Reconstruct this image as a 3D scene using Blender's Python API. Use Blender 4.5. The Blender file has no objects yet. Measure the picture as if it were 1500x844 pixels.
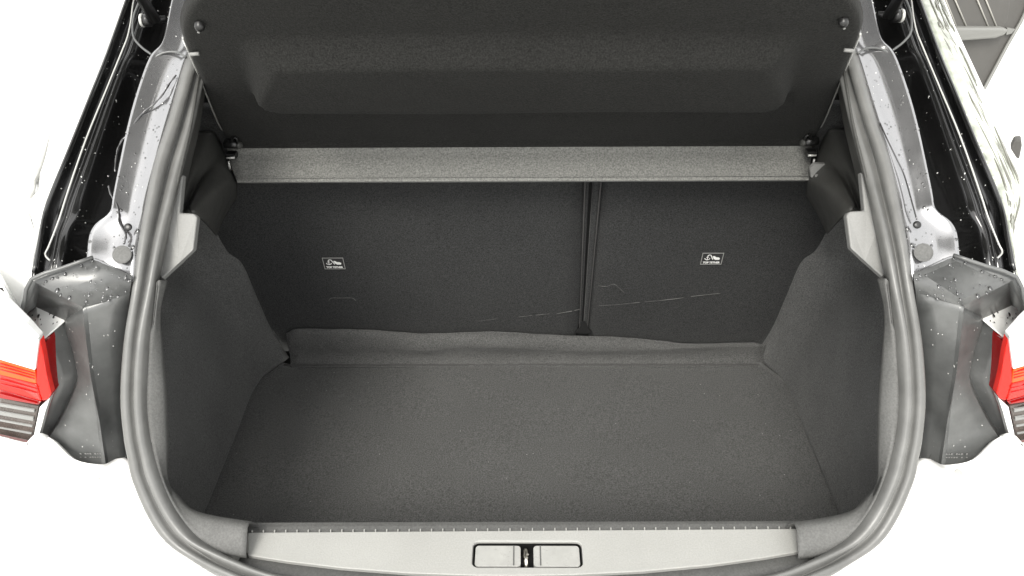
import bpy, bmesh, math, random
from mathutils import Vector, Matrix
from mathutils.bvhtree import BVHTree
random.seed(7)
R = math.radians
scene = bpy.context.scene
C = scene.collection

# ------------------------------------------------------------------ camera
CAMZ = 1.543
cam_d = bpy.data.cameras.new('camera'); cam = bpy.data.objects.new('camera', cam_d); C.objects.link(cam)
cam_d.sensor_width = 36; cam_d.lens = 36 * 1110 / 1500; cam_d.clip_start = 0.02; cam_d.clip_end = 500
CR = Matrix.Rotation(R(0.77), 3, 'Z') @ Matrix.Rotation(R(90 - 34), 3, 'X') @ Matrix.Rotation(R(-0.55), 3, 'Z')
CO = Vector((0, 0, CAMZ))
cam.matrix_world = Matrix.Translation(CO) @ CR.to_4x4()
scene.camera = cam
scene.render.resolution_x = 1024; scene.render.resolution_y = 576

# ------------------------------------------------------------------ sky, sun, exposure
SUN_EL, SUN_AZ = R(48), R(200)          # azimuth from +Y clockwise: behind the photographer
w = bpy.data.worlds.new('World'); scene.world = w; w.use_nodes = True
nt = w.node_tree; nt.nodes.clear()
sky = nt.nodes.new('ShaderNodeTexSky'); sky.sky_type = 'NISHITA'; sky.sun_disc = False
sky.sun_elevation = SUN_EL; sky.sun_rotation = SUN_AZ; sky.dust_density = 3
hsv = nt.nodes.new('ShaderNodeHueSaturation'); hsv.inputs['Saturation'].default_value = 0.25
mixc = nt.nodes.new('ShaderNodeMix'); mixc.data_type = 'RGBA'; mixc.inputs[0].default_value = 0.7
tc = nt.nodes.new('ShaderNodeTexCoord'); nz = nt.nodes.new('ShaderNodeTexNoise'); nz.inputs['Scale'].default_value = 2.2
nz.inputs['Detail'].default_value = 4
rp = nt.nodes.new('ShaderNodeValToRGB')
rp.color_ramp.elements[0].color = (6.3, 6.3, 6.2, 1); rp.color_ramp.elements[1].color = (9.2, 9.1, 8.8, 1)
bg = nt.nodes.new('ShaderNodeBackground'); bg.inputs['Strength'].default_value = 0.1
wo = nt.nodes.new('ShaderNodeOutputWorld')
L = nt.links.new
L(sky.outputs[0], hsv.inputs['Color']); L(tc.outputs['Generated'], nz.inputs['Vector']); L(nz.outputs[0], rp.inputs[0])
L(hsv.outputs[0], mixc.inputs[6]); L(rp.outputs[0], mixc.inputs[7]); L(mixc.outputs[2], bg.inputs[0]); L(bg.outputs[0], wo.inputs[0])
sd = bpy.data.lights.new('sun', 'SUN'); sd.energy = 1.0; sd.angle = R(25); sd.color = (1, .97, .9)
so = bpy.data.objects.new('sun', sd); C.objects.link(so)
sdir = Vector((math.sin(SUN_AZ) * math.cos(SUN_EL), math.cos(SUN_AZ) * math.cos(SUN_EL), math.sin(SUN_EL)))
so.rotation_euler = sdir.to_track_quat('Z', 'Y').to_euler()
vs = scene.view_settings
vs.view_transform = 'Standard'; vs.look = 'None'; vs.gamma = 1; vs.use_curve_mapping = False; vs.exposure = 1.9

# ------------------------------------------------------------------ helpers
def ray(px, py):
    return (CR @ Vector(((px - 750) / 1110, -(py - 422) / 1110, -1))).normalized()
def PY(px, py, y): d = ray(px, py); return CO + d * (y / d.y)
def PZ(px, py, z): d = ray(px, py); return CO + d * ((z - CAMZ) / d.z)
PROF = [(.20, .795), (.50, .797), (.545, .81), (.575, .85), (.716, 1.08), (.95, 1.258), (1.4, 1.52)]   # side profile of the tailgate opening (y, z)
def onprof(px, py, prof):
    d = ray(px, py)
    for (y0, z0), (y1, z1) in zip(prof, prof[1:]):
        ny, nz_ = -(z1 - z0), (y1 - y0)
        den = d.y * ny + d.z * nz_
        if abs(den) < 1e-9: continue
        t = ((y0 - CO.y) * ny + (z0 - CO.z) * nz_) / den
        if t <= 0: continue
        p = CO + d * t
        u = ((p.y - y0) * (y1 - y0) + (p.z - z0) * (z1 - z0)) / ((y1 - y0) ** 2 + (z1 - z0) ** 2)
        if -1e-6 <= u <= 1 + 1e-6: return p
    return PZ(px, py, prof[0][1])
def S(px, py, dy=0.0): return onprof(px, py, [(a + dy, b) for a, b in PROF])
SEAT = [(1.205, .50), (1.195, .58), (1.085, 1.10)]
def ST(px, py, dy=0.0): return onprof(px, py, [(a + dy, b) for a, b in SEAT])
def onto(vf, px, py, lift=.0008):
    d = ray(px, py); h = BVHTree.FromPolygons(vf[0], vf[1]).ray_cast(CO, d)
    return None if h[0] is None else h[0] - d * lift
def MX(p): return Vector((-p.x, p.y, p.z))

def cat(pts, k, closed=False):
    if k <= 1: return [Vector(p) for p in pts]
    out = []; n = len(pts)
    for i in range(n if closed else n - 1):
        if closed: p0, p1, p2, p3 = pts[i - 1], pts[i], pts[(i + 1) % n], pts[(i + 2) % n]
        else: p0, p1, p2, p3 = pts[max(i - 1, 0)], pts[i], pts[i + 1], pts[min(i + 2, n - 1)]
        for j in range(k):
            t = j / k
            out.append(.5 * ((2 * p1) + (p2 - p0) * t + (2 * p0 - 5 * p1 + 4 * p2 - p3) * t * t + (3 * p1 - p0 - 3 * p2 + p3) * t ** 3))
    if not closed: out.append(Vector(pts[-1]))
    return out

car = bpy.data.objects.new('hatchback_car', None); C.objects.link(car); car.location = (0, 1.6, 0)
car['label'] = 'white hatchback car seen from behind with its tailgate open and boot empty'; car['category'] = 'car'
CARINV = Matrix.Translation((0, -1.6, 0))

def link(name, verts, faces, m, parent=None, smooth=True, thick=0.0, bevel=0.0, orient=True, sub=0):
    me = bpy.data.meshes.new(name); me.from_pydata([tuple(v) for v in verts], [], faces); me.update()
    o = bpy.data.objects.new(name, me); C.objects.link(o)
    me.materials.append(m)
    if orient:
        s = 0
        for p in me.polygons: s += p.normal.dot((CO - p.center).normalized()) * p.area
        if s < 0: me.flip_normals()
    for p in me.polygons: p.use_smooth = smooth
    if sub:
        md = o.modifiers.new('sub', 'SUBSURF'); md.levels = md.render_levels = sub
    if thick:
        md = o.modifiers.new('solid', 'SOLIDIFY'); md.thickness = thick; md.offset = -1; md.use_even_offset = False
    if bevel:
        md = o.modifiers.new('bev', 'BEVEL'); md.width = bevel; md.segments = 3; md.limit_method = 'ANGLE'; md.angle_limit = R(30)
        md.harden_normals = False
    if parent is not None:
        o.parent = parent
        o.matrix_parent_inverse = CARINV if parent == car else Matrix.Identity(4)
        if parent.get('_inv'): o.matrix_parent_inverse = Matrix(parent.matrix_basis).inverted()
    return o

def grid(rows):
    n = len(rows[0]); v = [p for r in rows for p in r]
    f = [(i * n + j, i * n + j + 1, (i + 1) * n + j + 1, (i + 1) * n + j) for i in range(len(rows) - 1) for j in range(n - 1)]
    return v, f
def loft(cols, ka=1, kc=1):
    """cols: polylines with equal counts; ka subdivisions along, kc across"""
    cs = [cat(c, ka) for c in cols]
    st = [cat([c[i] for c in cs], kc) for i in range(len(cs[0]))]
    return grid(st)
def loftprof(A, B, prof, ka=4, up=Vector((0, -.6, .8))):
    a = cat(A, ka); b = cat(B, ka); rows = []
    for i in range(len(a)):
        T = (a[min(i + 1, len(a) - 1)] - a[max(i - 1, 0)]); D = b[i] - a[i]
        n = T.cross(D).normalized()
        if n.dot(up) < 0: n = -n
        rows.append([a[i] + D * u + n * h for u, h in prof])
    return grid(rows)
def both(name, vf, m, parent=None, **k):
    v, f = vf
    a = link(name, v, f, m, parent if not isinstance(parent, tuple) else parent[0], **k)
    b = link(name, [MX(p) for p in v], [tuple(reversed(q)) for q in f], m, parent if not isinstance(parent, tuple) else parent[1], **k)
    return a, b
def prism(poly, depth):
    n = len(poly); v = list(poly) + [p + depth for p in poly]
    f = [tuple(range(n)), tuple(range(2 * n - 1, n - 1, -1))] + [(i, i + n, (i + 1) % n + n, (i + 1) % n) for i in range(n)]
    bm = bmesh.new(); bv = [bm.verts.new(p) for p in v]
    for q in f: bm.faces.new([bv[i] for i in q])
    bmesh.ops.recalc_face_normals(bm, faces=bm.faces)
    me = [(x.co.copy()) for x in bm.verts]; bm.verts.index_update()
    ff = [tuple(x.index for x in q.verts) for q in bm.faces]; bm.free()
    return me, ff
def tube(path, r, k=3, seg=8, taper=None):
    p = cat(path, k); v = []; f = []
    for i, c in enumerate(p):
        T = (p[min(i + 1, len(p) - 1)] - p[max(i - 1, 0)]).normalized()
        a = T.cross(Vector((0.1, .9, .3))).normalized(); b = T.cross(a)
        rr = r if not callable(r) else r(i / (len(p) - 1))
        for j in range(seg):
            t = 2 * math.pi * j / seg; v.append(c + (a * math.cos(t) + b * math.sin(t)) * rr)
    for i in range(len(p) - 1):
        for j in range(seg):
            f.append((i * seg + j, i * seg + (j + 1) % seg, (i + 1) * seg + (j + 1) % seg, (i + 1) * seg + j))
    f.append(tuple(range(seg))[::-1]); f.append(tuple((len(p) - 1) * seg + j for j in range(seg)))
    return v, f
def disc(c, n, r, h, seg=24, dome=.3):
    n = n.normalized(); a = n.cross(Vector((1, 0, 0.01))).normalized(); b = n.cross(a); v = []; f = []
    rings = [(1, 0), (1, h * .6), (.85, h), (.45, h + dome * h), (.12, h + dome * h)]
    for rr, hh in rings:
        for j in range(seg):
            t = 2 * math.pi * j / seg; v.append(c + (a * math.cos(t) + b * math.sin(t)) * r * rr + n * hh)
    for i in range(len(rings) - 1):
        for j in range(seg):
            f.append((i * seg + j, i * seg + (j + 1) % seg, (i + 1) * seg + (j + 1) % seg, (i + 1) * seg + j))
    f.append(tuple((len(rings) - 1) * seg + j for j in range(seg)))
    return v, f
def boxv(c, sx, sy, sz, M=None):
    v = [Vector((x * sx / 2, y * sy / 2, z * sz / 2)) for x in (-1, 1) for y in (-1, 1) for z in (-1, 1)]
    v = [(M @ p if M else p) + c for p in v]
    return v, [(0, 1, 3, 2), (4, 6, 7, 5), (0, 4, 5, 1), (2, 3, 7, 6), (0, 2, 6, 4), (1, 5, 7, 3)]
def join(*vfs):
    V, F = [], []
    for v, f in vfs:
        o = len(V); V += v; F += [tuple(i + o for i in q) for q in f]
    return V, F

# ------------------------------------------------------------------ materials
def mat(name, col, rough=.5, metal=0, coat=0, coat_r=.03, spec=.5, speck=None, bump=None, blotch=None, trans=0, ior=1.5, emis=None, sheen=0, wear=None):
    m = bpy.data.materials.new(name); m.use_nodes = True; t = m.node_tree; n = t.nodes; b = n['Principled BSDF']
    c = (*col, 1); b.inputs['Base Color'].default_value = c
    b.inputs['Roughness'].default_value = rough; b.inputs['Metallic'].default_value = metal
    b.inputs['Coat Weight'].default_value = coat; b.inputs['Coat Roughness'].default_value = coat_r
    b.inputs['Specular IOR Level'].default_value = spec; b.inputs['Transmission Weight'].default_value = trans; b.inputs['IOR'].default_value = ior
    b.inputs['Sheen Weight'].default_value = sheen
    if sheen: b.inputs['Sheen Roughness'].default_value = .4
    g = n.new('ShaderNodeNewGeometry'); pos = g.outputs['Position']
    src = None
    def noise(sc, det=3, ro=.6):
        x = n.new('ShaderNodeTexNoise'); x.inputs['Scale'].default_value = sc; x.inputs['Detail'].default_value = det; x.inputs['Roughness'].default_value = ro
        t.links.new(pos, x.inputs['Vector']); return x.outputs[0]
    def ramp(o, lo, hi, a, bb):
        x = n.new('ShaderNodeMapRange'); x.inputs[1].default_value = lo; x.inputs[2].default_value = hi; x.inputs[3].default_value = a; x.inputs[4].default_value = bb
        t.links.new(o, x.inputs[0]); return x.outputs[0]
    fac = None
    for sp in (speck, blotch, wear):
        if not sp: continue
        o = ramp(noise(sp[0], 2 if sp is speck else 4), .3, .7, 1 - sp[1], 1 + sp[1])
        if fac is None: fac = o
        else:
            mm = n.new('ShaderNodeMath'); mm.operation = 'MULTIPLY'; t.links.new(fac, mm.inputs[0]); t.links.new(o, mm.inputs[1]); fac = mm.outputs[0]
    if fac is not None:
        vm = n.new('ShaderNodeVectorMath'); vm.operation = 'SCALE'; vm.inputs[0].default_value = col
        t.links.new(fac, vm.inputs['Scale']); t.links.new(vm.outputs[0], b.inputs['Base Color'])
        if blotch and trans == 0:
            t.links.new(ramp(noise(blotch[0] * 1.7, 5), .3, .7, max(rough - .08, 0.02), min(rough + .1, 1)), b.inputs['Roughness'])
    if bump:
        bp = n.new('ShaderNodeBump'); bp.inputs['Strength'].default_value = bump[1]; bp.inputs['Distance'].default_value = bump[2]
        t.links.new(noise(bump[0], 3), bp.inputs['Height']); t.links.new(bp.outputs[0], b.inputs['Normal'])
        if coat: t.links.new(bp.outputs[0], b.inputs['Coat Normal'])
    if emis: b.inputs['Emission Color'].default_value = (*emis[0], 1); b.inputs['Emission Strength'].default_value = emis[1]
    return m
M = dict(
    white=mat('white_paint', (.80, .80, .78), .35, coat=1),
    dark=mat('dark_painted_metal', (.27, .27, .275), .16, metal=.8, coat=.5, coat_r=.03, blotch=(9, .05)),
    gut=mat('gloss_black_paint', (.006, .006, .006), .12, coat=.6, blotch=(10, .3)),
    rubber=mat('grey_rubber', (.098, .098, .094), .42, spec=.7, blotch=(30, .16), bump=(500, .2, .0006)),
    carpet=mat('grey_carpet', (.078, .078, .076), .95, spec=.15, speck=(480, .42), blotch=(5, .05), bump=(380, .9, .002), sheen=.15),
    wall=mat('side_carpet', (.092, .092, .090), .95, spec=.15, speck=(480, .40), blotch=(8, .12), bump=(700, .8, .0012), sheen=.1),
    seat=mat('seat_back_felt', (.033, .0335, .0335), .95, spec=.15, speck=(470, .48), blotch=(4, .12), bump=(700, .8, .001), sheen=.1),
    shelf=mat('shelf_felt', (.020, .020, .0190), .95, spec=.1, speck=(500, .42), blotch=(6, .06), bump=(400, .8, .0015), sheen=.03),
    lip=mat('shelf_lip_felt', (.160, .160, .150), .9, spec=.2, speck=(420, .38), bump=(400, .8, .0015), sheen=.15),
    plas=mat('dark_grey_plastic', (.040, .040, .037), .5, speck=(420, .2), bump=(1300, .5, .0004), blotch=(12, .12)),
    plasb=mat('grained_trim_plastic', (.080, .080, .077), .6, speck=(450, .2), bump=(1500, .6, .0005), blotch=(20, .08)),
    plast=mat('light_trim_plastic', (.20, .20, .193), .6, speck=(520, .06), bump=(1300, .4, .0003)),
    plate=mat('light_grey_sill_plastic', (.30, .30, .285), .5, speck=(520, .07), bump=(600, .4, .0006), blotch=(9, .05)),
    pad=mat('smooth_grey_plastic', (.31, .31, .295), .3, blotch=(60, .08)),
    house=mat('lamp_surround_plastic', (.075, .077, .076), .42, coat=.5, coat_r=.18, blotch=(22, .3), bump=(1200, .2, .0003)),
    blk=mat('black_plastic', (.008, .008, .008), .35),
    steel=mat('zinc_steel', (.6, .58, .52), .3, metal=1, blotch=(80, .3)),
    hole=mat('black_void', (.004, .004, .004), .9),
    red=mat('red_lens', (.62, .012, .006), .15, coat=.25, spec=.3),
    redd=mat('deep_red_lens', (.25, .006, .006), .15, coat=.3),
    amber=mat('amber_lens', (.60, .075, .008), .15, coat=.2, spec=.3),
    clear=mat('clear_lens', (.75, .75, .74), .08, coat=1, blotch=(30, .08)),
    smoke=mat('smoked_lens', (.060, .048, .042), .25, coat=.15, blotch=(40, .3)),
    water=mat('water', (1, 1, 1), .0, trans=1, ior=1.33),
    wetdark=mat('dark_water_bead', (.02, .02, .02), .03, coat=1, spec=.8),
    strap=mat('seat_piping', (.050, .049, .048), .8, speck=(900, .2)),
    lab=mat('label_fabric', (.022, .022, .022), .8, speck=(1500, .2)),
    prt=mat('label_print', (.78, .78, .76), .7),
    brd=mat('label_border', (.27, .27, .26), .7),
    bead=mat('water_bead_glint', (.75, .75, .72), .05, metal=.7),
    scuff=mat('scuff', (.10, .10, .096), .9, speck=(1800, .5)),
    streak=mat('streak_reflection', (.13, .13, .11), .1, coat=.5),  # grey of the dark streaks in the window's reflection
    glass=mat('quarter_glass_reflection', (.33, .35, .30), .08, coat=1, bump=(45, .5, .004), blotch=(60, .35)),  # greenish grey reflection on the glass, put into its base colour
    door=mat('door_trim_vinyl', (.060, .057, .052), .6, bump=(500, .2, .001), blotch=(6, .06)),
    doorl=mat('door_trim_light', (.15, .15, .14), .45),
    stitch=mat('stitching', (.35, .34, .31), .8),
    ground=mat('pale_concrete', (.50, .50, .48), .8, blotch=(1.5, .08), speck=(90, .08), bump=(60, .3, .004)),
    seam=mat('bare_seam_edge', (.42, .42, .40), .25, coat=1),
)

# ------------------------------------------------------------------ ground
v, f = grid([[Vector((x, y, 0)) for x in (-150, 150)] for y in (-150, 150)])
g = link('ground', v, f, M['ground'], smooth=False); g['kind'] = 'structure'

# ------------------------------------------------------------------ boot seal
SO = [(325, -110), (305, -50), (292, 10), (274, 87), (249, 171), (227, 235), (213, 299), (202, 360), (194, 422), (184, 500), (179, 580), (184, 640), (190, 672), (197, 704), (220, 757), (245, 793), (281, 821), (324, 846), (400, 872), (520, 892), (640, 901), (767, 904)]
SI = [(350, -105), (330, -45), (318, 20), (298, 96), (284, 178), (270, 243), (257, 300), (243, 362), (231, 422), (221, 500), (217, 580), (221, 632), (228, 666), (236, 695), (255, 738), (280, 774), (308, 798), (350, 822), (415, 844), (525, 858), (642, 865), (767, 868)]
so_ = [S(*p) for p in SO]; si_ = [S(p[0], p[1], .040 * min(max((480 - p[1]) / 240, 0), 1)) for p in SI]
for a in (so_, si_): a[-1].x = 0
def full(a): return a + [MX(p) for p in reversed(a[:-1])]
SP = [(-.02, -.008), (0, .002), (.04, .0065), (.12, .0085), (.22, .0095), (.32, .0088), (.40, .0055), (.46, .001), (.50, .0015), (.56, .0075), (.64, .0115), (.72, .0128), (.82, .0122), (.90, .0095), (.97, .003), (1.0, -.006)]
v, f = loftprof(full(so_), full(si_), SP, 5)
seal = link('boot_seal', v, f, M['rubber'], car, thick=.0015)

# ------------------------------------------------------------------ sill trim between seal and carpet
TI = [(243, 411), (233, 458), (237, 520), (242, 580), (244, 650), (244, 704), (256, 725), (277, 746), (309, 757), (366, 766), (560, 768), (767, 768)]
TO = [(231, 411), (225, 460), (219, 520), (216, 580), (222, 640), (236, 697), (252, 736), (278, 774), (318, 804), (361, 812), (560, 835), (767, 842)]
ti = [S(p[0], p[1], .018) for p in TI]; to = [S(*p) for p in TO]
ti[-1].x = to[-1].x = 0
down = [p + Vector((-.01 if i < 9 else 0, .004, -.06 if i > 5 else -.0)) + Vector((-.02 if i <= 5 else 0, .02, 0)) for i, p in enumerate(ti)]
down2 = [Vector((min(p.x, p.x), p.y + .01, .60)) if i > 5 else p + Vector((-.03, .03, 0)) for i, p in enumerate(down)]
# side pieces (corner trims)
n1 = 10
cols = [[p + Vector((0, 0, -.004)) for p in to[:n1]], to[:n1], [(a * .5 + b * .5) + Vector((0, -.002, .002)) for a, b in zip(to, ti)][:n1], ti[:n1], down[:n1], down2[:n1]]
ct = both('corner_trim', loft(cols, 4, 2), M['plasb'], car, thick=.002)
# centre sill: back strip with ticks, then the light plate
def sillrow(pts): return pts
xs = [363, 420, 500, 600, 700, 767, 840, 940, 1040, 1120, 1180]
def lowy(x): u = (x - 768) / 408; return 843 - 33 * abs(u) ** 2.2
back = [S(x, 767 - (x - 767) * .003, .018) for x in xs]
back = [PZ(x, 767 - (x - 767) * .003, .7965) for x in xs]
mid1 = [PZ(x, 771 - (x - 767) * .006, .7968) for x in xs]
mid2 = [PZ(x, 779 - (x - 767) * .007, .7965) for x in xs]
drp = [Vector((p.x, p.y + .004, .60)) for p in back]
link('sill_carrier', *loft([drp, [p + Vector((0, .002, -.004)) for p in back], back, mid1, mid2, [p + Vector((0, 0, -.006)) for p in mid2]], 1, 1), M['plasb'], car, smooth=False, thick=.002)
pt = [PZ(x, 777 - (x - 767) * .007, .800) for x in xs]
pb = [PZ(x, lowy(x) - (x - 767) * .007, .800) for x in xs]
NR = 9
def seg(a, b, n): return [a.lerp(b, i / n) for i in range(n + 1)]
# sill plate with an opening for the latch pocket (ring of quads around a rounded rectangle)
rc = [PZ(692, 794, .8), PZ(853, 792, .8), PZ(853, 830, .8), PZ(692, 832, .8)]
x0 = (rc[0].x + rc[3].x) / 2; x1 = (rc[1].x + rc[2].x) / 2; yb = (rc[0].y + rc[1].y) / 2; yf = (rc[2].y + rc[3].y) / 2
def rrect(x0, x1, y0, y1, z, r, k=5):
    out = []
    for cx, cy, a0 in ((x1 - r, y1 - r, 0), (x0 + r, y1 - r, 90), (x0 + r, y0 + r, 180), (x1 - r, y0 + r, 270)):
        for i in range(k + 1):
            a = R(a0 + 90 * i / k); out.append(Vector((cx + r * math.cos(a), cy + r * math.sin(a), z)))
    return out
def ringbetween(outer_fn, inner, m, name, parent, drop=.012):
    pass
bm = bmesh.new()
outer = [p.copy() for p in pt] + [p.copy() for p in reversed(pb)]
inner = rrect(x0, x1, yf, yb, .8, .007)
ov = [bm.verts.new(p) for p in outer]; iv = [bm.verts.new(p) for p in inner]
oe = [bm.edges.new((ov[i], ov[(i + 1) % len(ov)])) for i in range(len(ov))]
ie = [bm.edges.new((iv[i], iv[(i + 1) % len(iv)])) for i in range(len(iv))]
bmesh.ops.triangle_fill(bm, edges=oe + ie, use_beauty=True)
bm.normal_update()
bm.verts.index_update()
pv = [x.co.copy() for x in bm.verts]; pf = [tuple(x.index for x in q.verts) for q in bm.faces]; bm.free()
sp_ = link('sill_plate', pv, pf, M['plate'], car, smooth=False, thick=.006, bevel=.0012)
# teeth along the rear edge of the plate
tv = []
for i in range(50):
    x = 370 + i * 16.4
    p = PZ(x, 775.5 - (x - 767) * .007, .8005)
    tv.append(boxv(p + Vector((0, -.0008, .0008)), .0012, .0022, .0024))
o = link('rib_row', *join(*tv), M['plate'], sp_, smooth=False); 
# pocket
pw = rrect(x0 + .001, x1 - .001, yf + .001, yb - .001, .797, .006); pw2 = [p + Vector((0, 0, -.02)) for p in pw]
n = len(pw)
v = pw + pw2; f = [(i, (i + 1) % n, (i + 1) % n + n, i + n) for i in range(n)] + [tuple(range(n, 2 * n))]
lp = link('latch_pocket', v, f, M['blk'], car, smooth=False)
cx = PZ(764, 812, .8).x; cx2 = PZ(779, 812, .8).x
for xa, xb, sd_ in ((x0 + .003, cx - .001, 1), (cx2 + .002, x1 - .003, -1)):
    pl = rrect(xa, xb, yf + .003, yb - .004, .7975, .004); v, f = prism(pl, Vector((0, 0, -.006)))
    po = link('pocket_cover', v, f, M['pad'], lp, smooth=False, bevel=.0008)
    xr = xb - .008 if sd_ > 0 else xa + .008
    link('cover_groove', *boxv(Vector((xr, (yf + yb) / 2, .7977)), .0014, yb - yf - .008, .0006), M['plasb'], lp, smooth=False)
cm = (cx + cx2) / 2
ycm = (yf + yb) / 2
tb = tube([Vector((cm - .0015, yb - .003, .786)), Vector((cm - .001, ycm + .008, .795)), Vector((cm - .001, ycm - .006, .797)), Vector((cm, yf + .003, .786))], .0024, 4, 10)
link('latch_striker', *join(tb, tube([Vector((cm - .004, ycm + .004, .790)), Vector((cm + .001, ycm, .799)), Vector((cm - .003, ycm - .006, .790))], .0017, 3, 8)), M['steel'], lp)

# flange between the light plate and the seal
fa = [PZ(x, lowy(x) - 3 - (x - 767) * .007, .7955) for x in (355,) + tuple(xs[1:-1]) + (1186,)]
fb = [Vector((p.x * 1.01, p.y - .030, .7935)) for p in fa]
link('sill_flange', *loft([fa, fb], 3, 1), M['plasb'], car, thick=.002)
# hook slots on the side trims
hs = S(226, 653, .004)
both('trim_slot', disc(hs, Vector((.95, -.3, .1)), .0075, .001, 16), M['hole'], ct)

# ------------------------------------------------------------------ interior: side carpets
FZ = .58
b1 = PZ(380, 564, FZ); b2 = PZ(306, 743, FZ)
ex = b2 + (b2 - b1) * ((.67 - b2.y) / (b2.y - b1.y))
far_px = [(420, 531), (398, 484), (376, 435), (355, 387), (332, 367), (313, 326), (322, 295), (335, 262)]
far = [ST(*p, -.004) for p in far_px]; far[0] = PZ(420, 533, FZ) + Vector((0, .02, 0))
zz = [p.z for p in far]
def wallcol(base, bul, lean, ledge):
    out = []
    for i, z in enumerate(zz):
        t = (z - FZ) / .4
        out.append(Vector((base.x - lean * t - (ledge if i >= 4 else 0) * 1.0 + bul * math.sin(min(t * 2.2, 1) * math.pi), base.y, z)))
    out[0] = base.copy(); return out
def profy(z):
    for (y0, z0), (y1, z1) in zip(PROF, PROF[1:]):
        if z0 <= z <= z1 and z1 > z0: return y0 + (y1 - y0) * (z - z0) / (z1 - z0)
    return 0
mid = b1.lerp(b2, .45)
cols = [far, wallcol(b1, .004, .085, .020), wallcol(mid, -.006, .055, .012), wallcol(b2, -.01, .03, .006), wallcol(ex, 0, .02, .0)]
for c_, k in zip(cols[1:4], (.5, .25, .1)):
    for i in range(1, len(c_)):
        c_[i] = Vector((c_[i].x, c_[i].y + (far[i].y - far[0].y) * k, c_[i].z))
for c_ in cols[1:]:
    for p in c_: p.y = max(p.y, profy(p.z) + .06)
v, f = loft(cols, 5, 8)
for p in v:   # gentle hollows pressed in the felt
    w_ = math.exp(-((p.y - .93) / .05) ** 2 - ((p.z - .86) / .08) ** 2); p.x -= .010 * w_
    w_ = math.exp(-((p.y - .80) / .045) ** 2 - ((p.z - .78) / .14) ** 2); p.x += .006 * w_
sw = both('side_carpet', (v, f), M['wall'], car, thick=.003)

# seat backs -------------------------------------------------------------
def seatpt(x, z, dy=0):
    (ya, za), (yb_, zb) = SEAT[1], SEAT[2]
    return Vector((x, ya + (yb_ - ya) * (z - za) / (zb - za) + dy, z))
gt = ST(866, 262); gb = ST(853, 484)
def gx(z, off): 
    t = (z - gb.z) / (gt.z - gb.z); return gb.x + (gt.x - gb.x) * t + off
def seatpanel(name, side, lab=None):
    rows = []
    for i in range(15):
        z = .585 + (1.13 - .585) * i / 14; r = []
        tuck = .008 if z > .605 else .008 + .03 * (.605 - z) / .02
        for j in range(25):
            kz = .55 + .45 * (z - .645) / .4
            if side < 0: xa, xb = -.66, gx(z, -.0110 * kz - (.006 if z < .645 else 0))
            else: xa, xb = gx(z, .0178 * kz + (.004 if z < .645 else 0)), .66
            u = j / 24; x = xa + (xb - xa) * u
            e = min(u, 1 - u) * (xb - xa); rd = max(0, 1 - e / .018) ** 2 * .006
            r.append(seatpt(x, z, rd + .0012 * math.sin(x * 9 + 1) * math.sin(z * 13)))
        rows.append(r)
    o = link(name, *grid(rows), M['seat'], car, thick=.03)
    return o
sL = seatpanel('seat_back', -1); sR = seatpanel('seat_back', 1)
sL['label'] = 'wide left part of the split rear seat back in dark felt'; sR['label'] = 'narrow right part of the split rear seat back in dark felt'
def gk(z): return .55 + .45 * (z - .645) / .4
for o, lo, hi, pip in ((sL, -.0118, -.0080, 1), (sL, -.0078, -.0028, 0), (sR, .0148, .0186, 1), (sR, .0030, .0146, 0)):
    zs = (.640, .75, .85, .95, 1.05, 1.10)
    A = [seatpt(gx(z, lo * gk(z)), z, -.001) for z in zs]; B = [seatpt(gx(z, hi * gk(z)), z, -.001) for z in zs]
    if pip: link('edge_piping', *loftprof(A, B, [(0, 0), (.25, .0012), (.7, .0012), (1, 0)], 3, up=Vector((0, -1, .2))), M['strap'], o, thick=.002)
    else: link('edge_fold', *loftprof(A, B, [(0, -.0015), (.4, -.001), (.8, -.002), (1, -.005)] if hi < 0 else [(0, -.006), (.2, -.003), (.6, -.0015), (1, -.001)], 3, up=Vector((0, -1, .2))), M['seat'], o, thick=.002)
v, f = prism([seatpt(gx(.66, -.02), .60, .012), seatpt(gx(.66, .02), .60, .012), seatpt(gx(1.1, .012), 1.12, .012), seatpt(gx(1.1, -.012), 1.12, .012)], Vector((0, .01, 0)))
link('seat_gap', v, f, M['hole'], car, smooth=False)
hp = [(842, 487), (850, 481), (853, 472), (857, 472), (861, 480), (867, 487), (862, 489), (850, 489)]
link('gap_notch', *prism([ST(*p, -.0045) for p in hp], Vector((0, .004, 0))), M['hole'], car, smooth=False)

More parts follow.
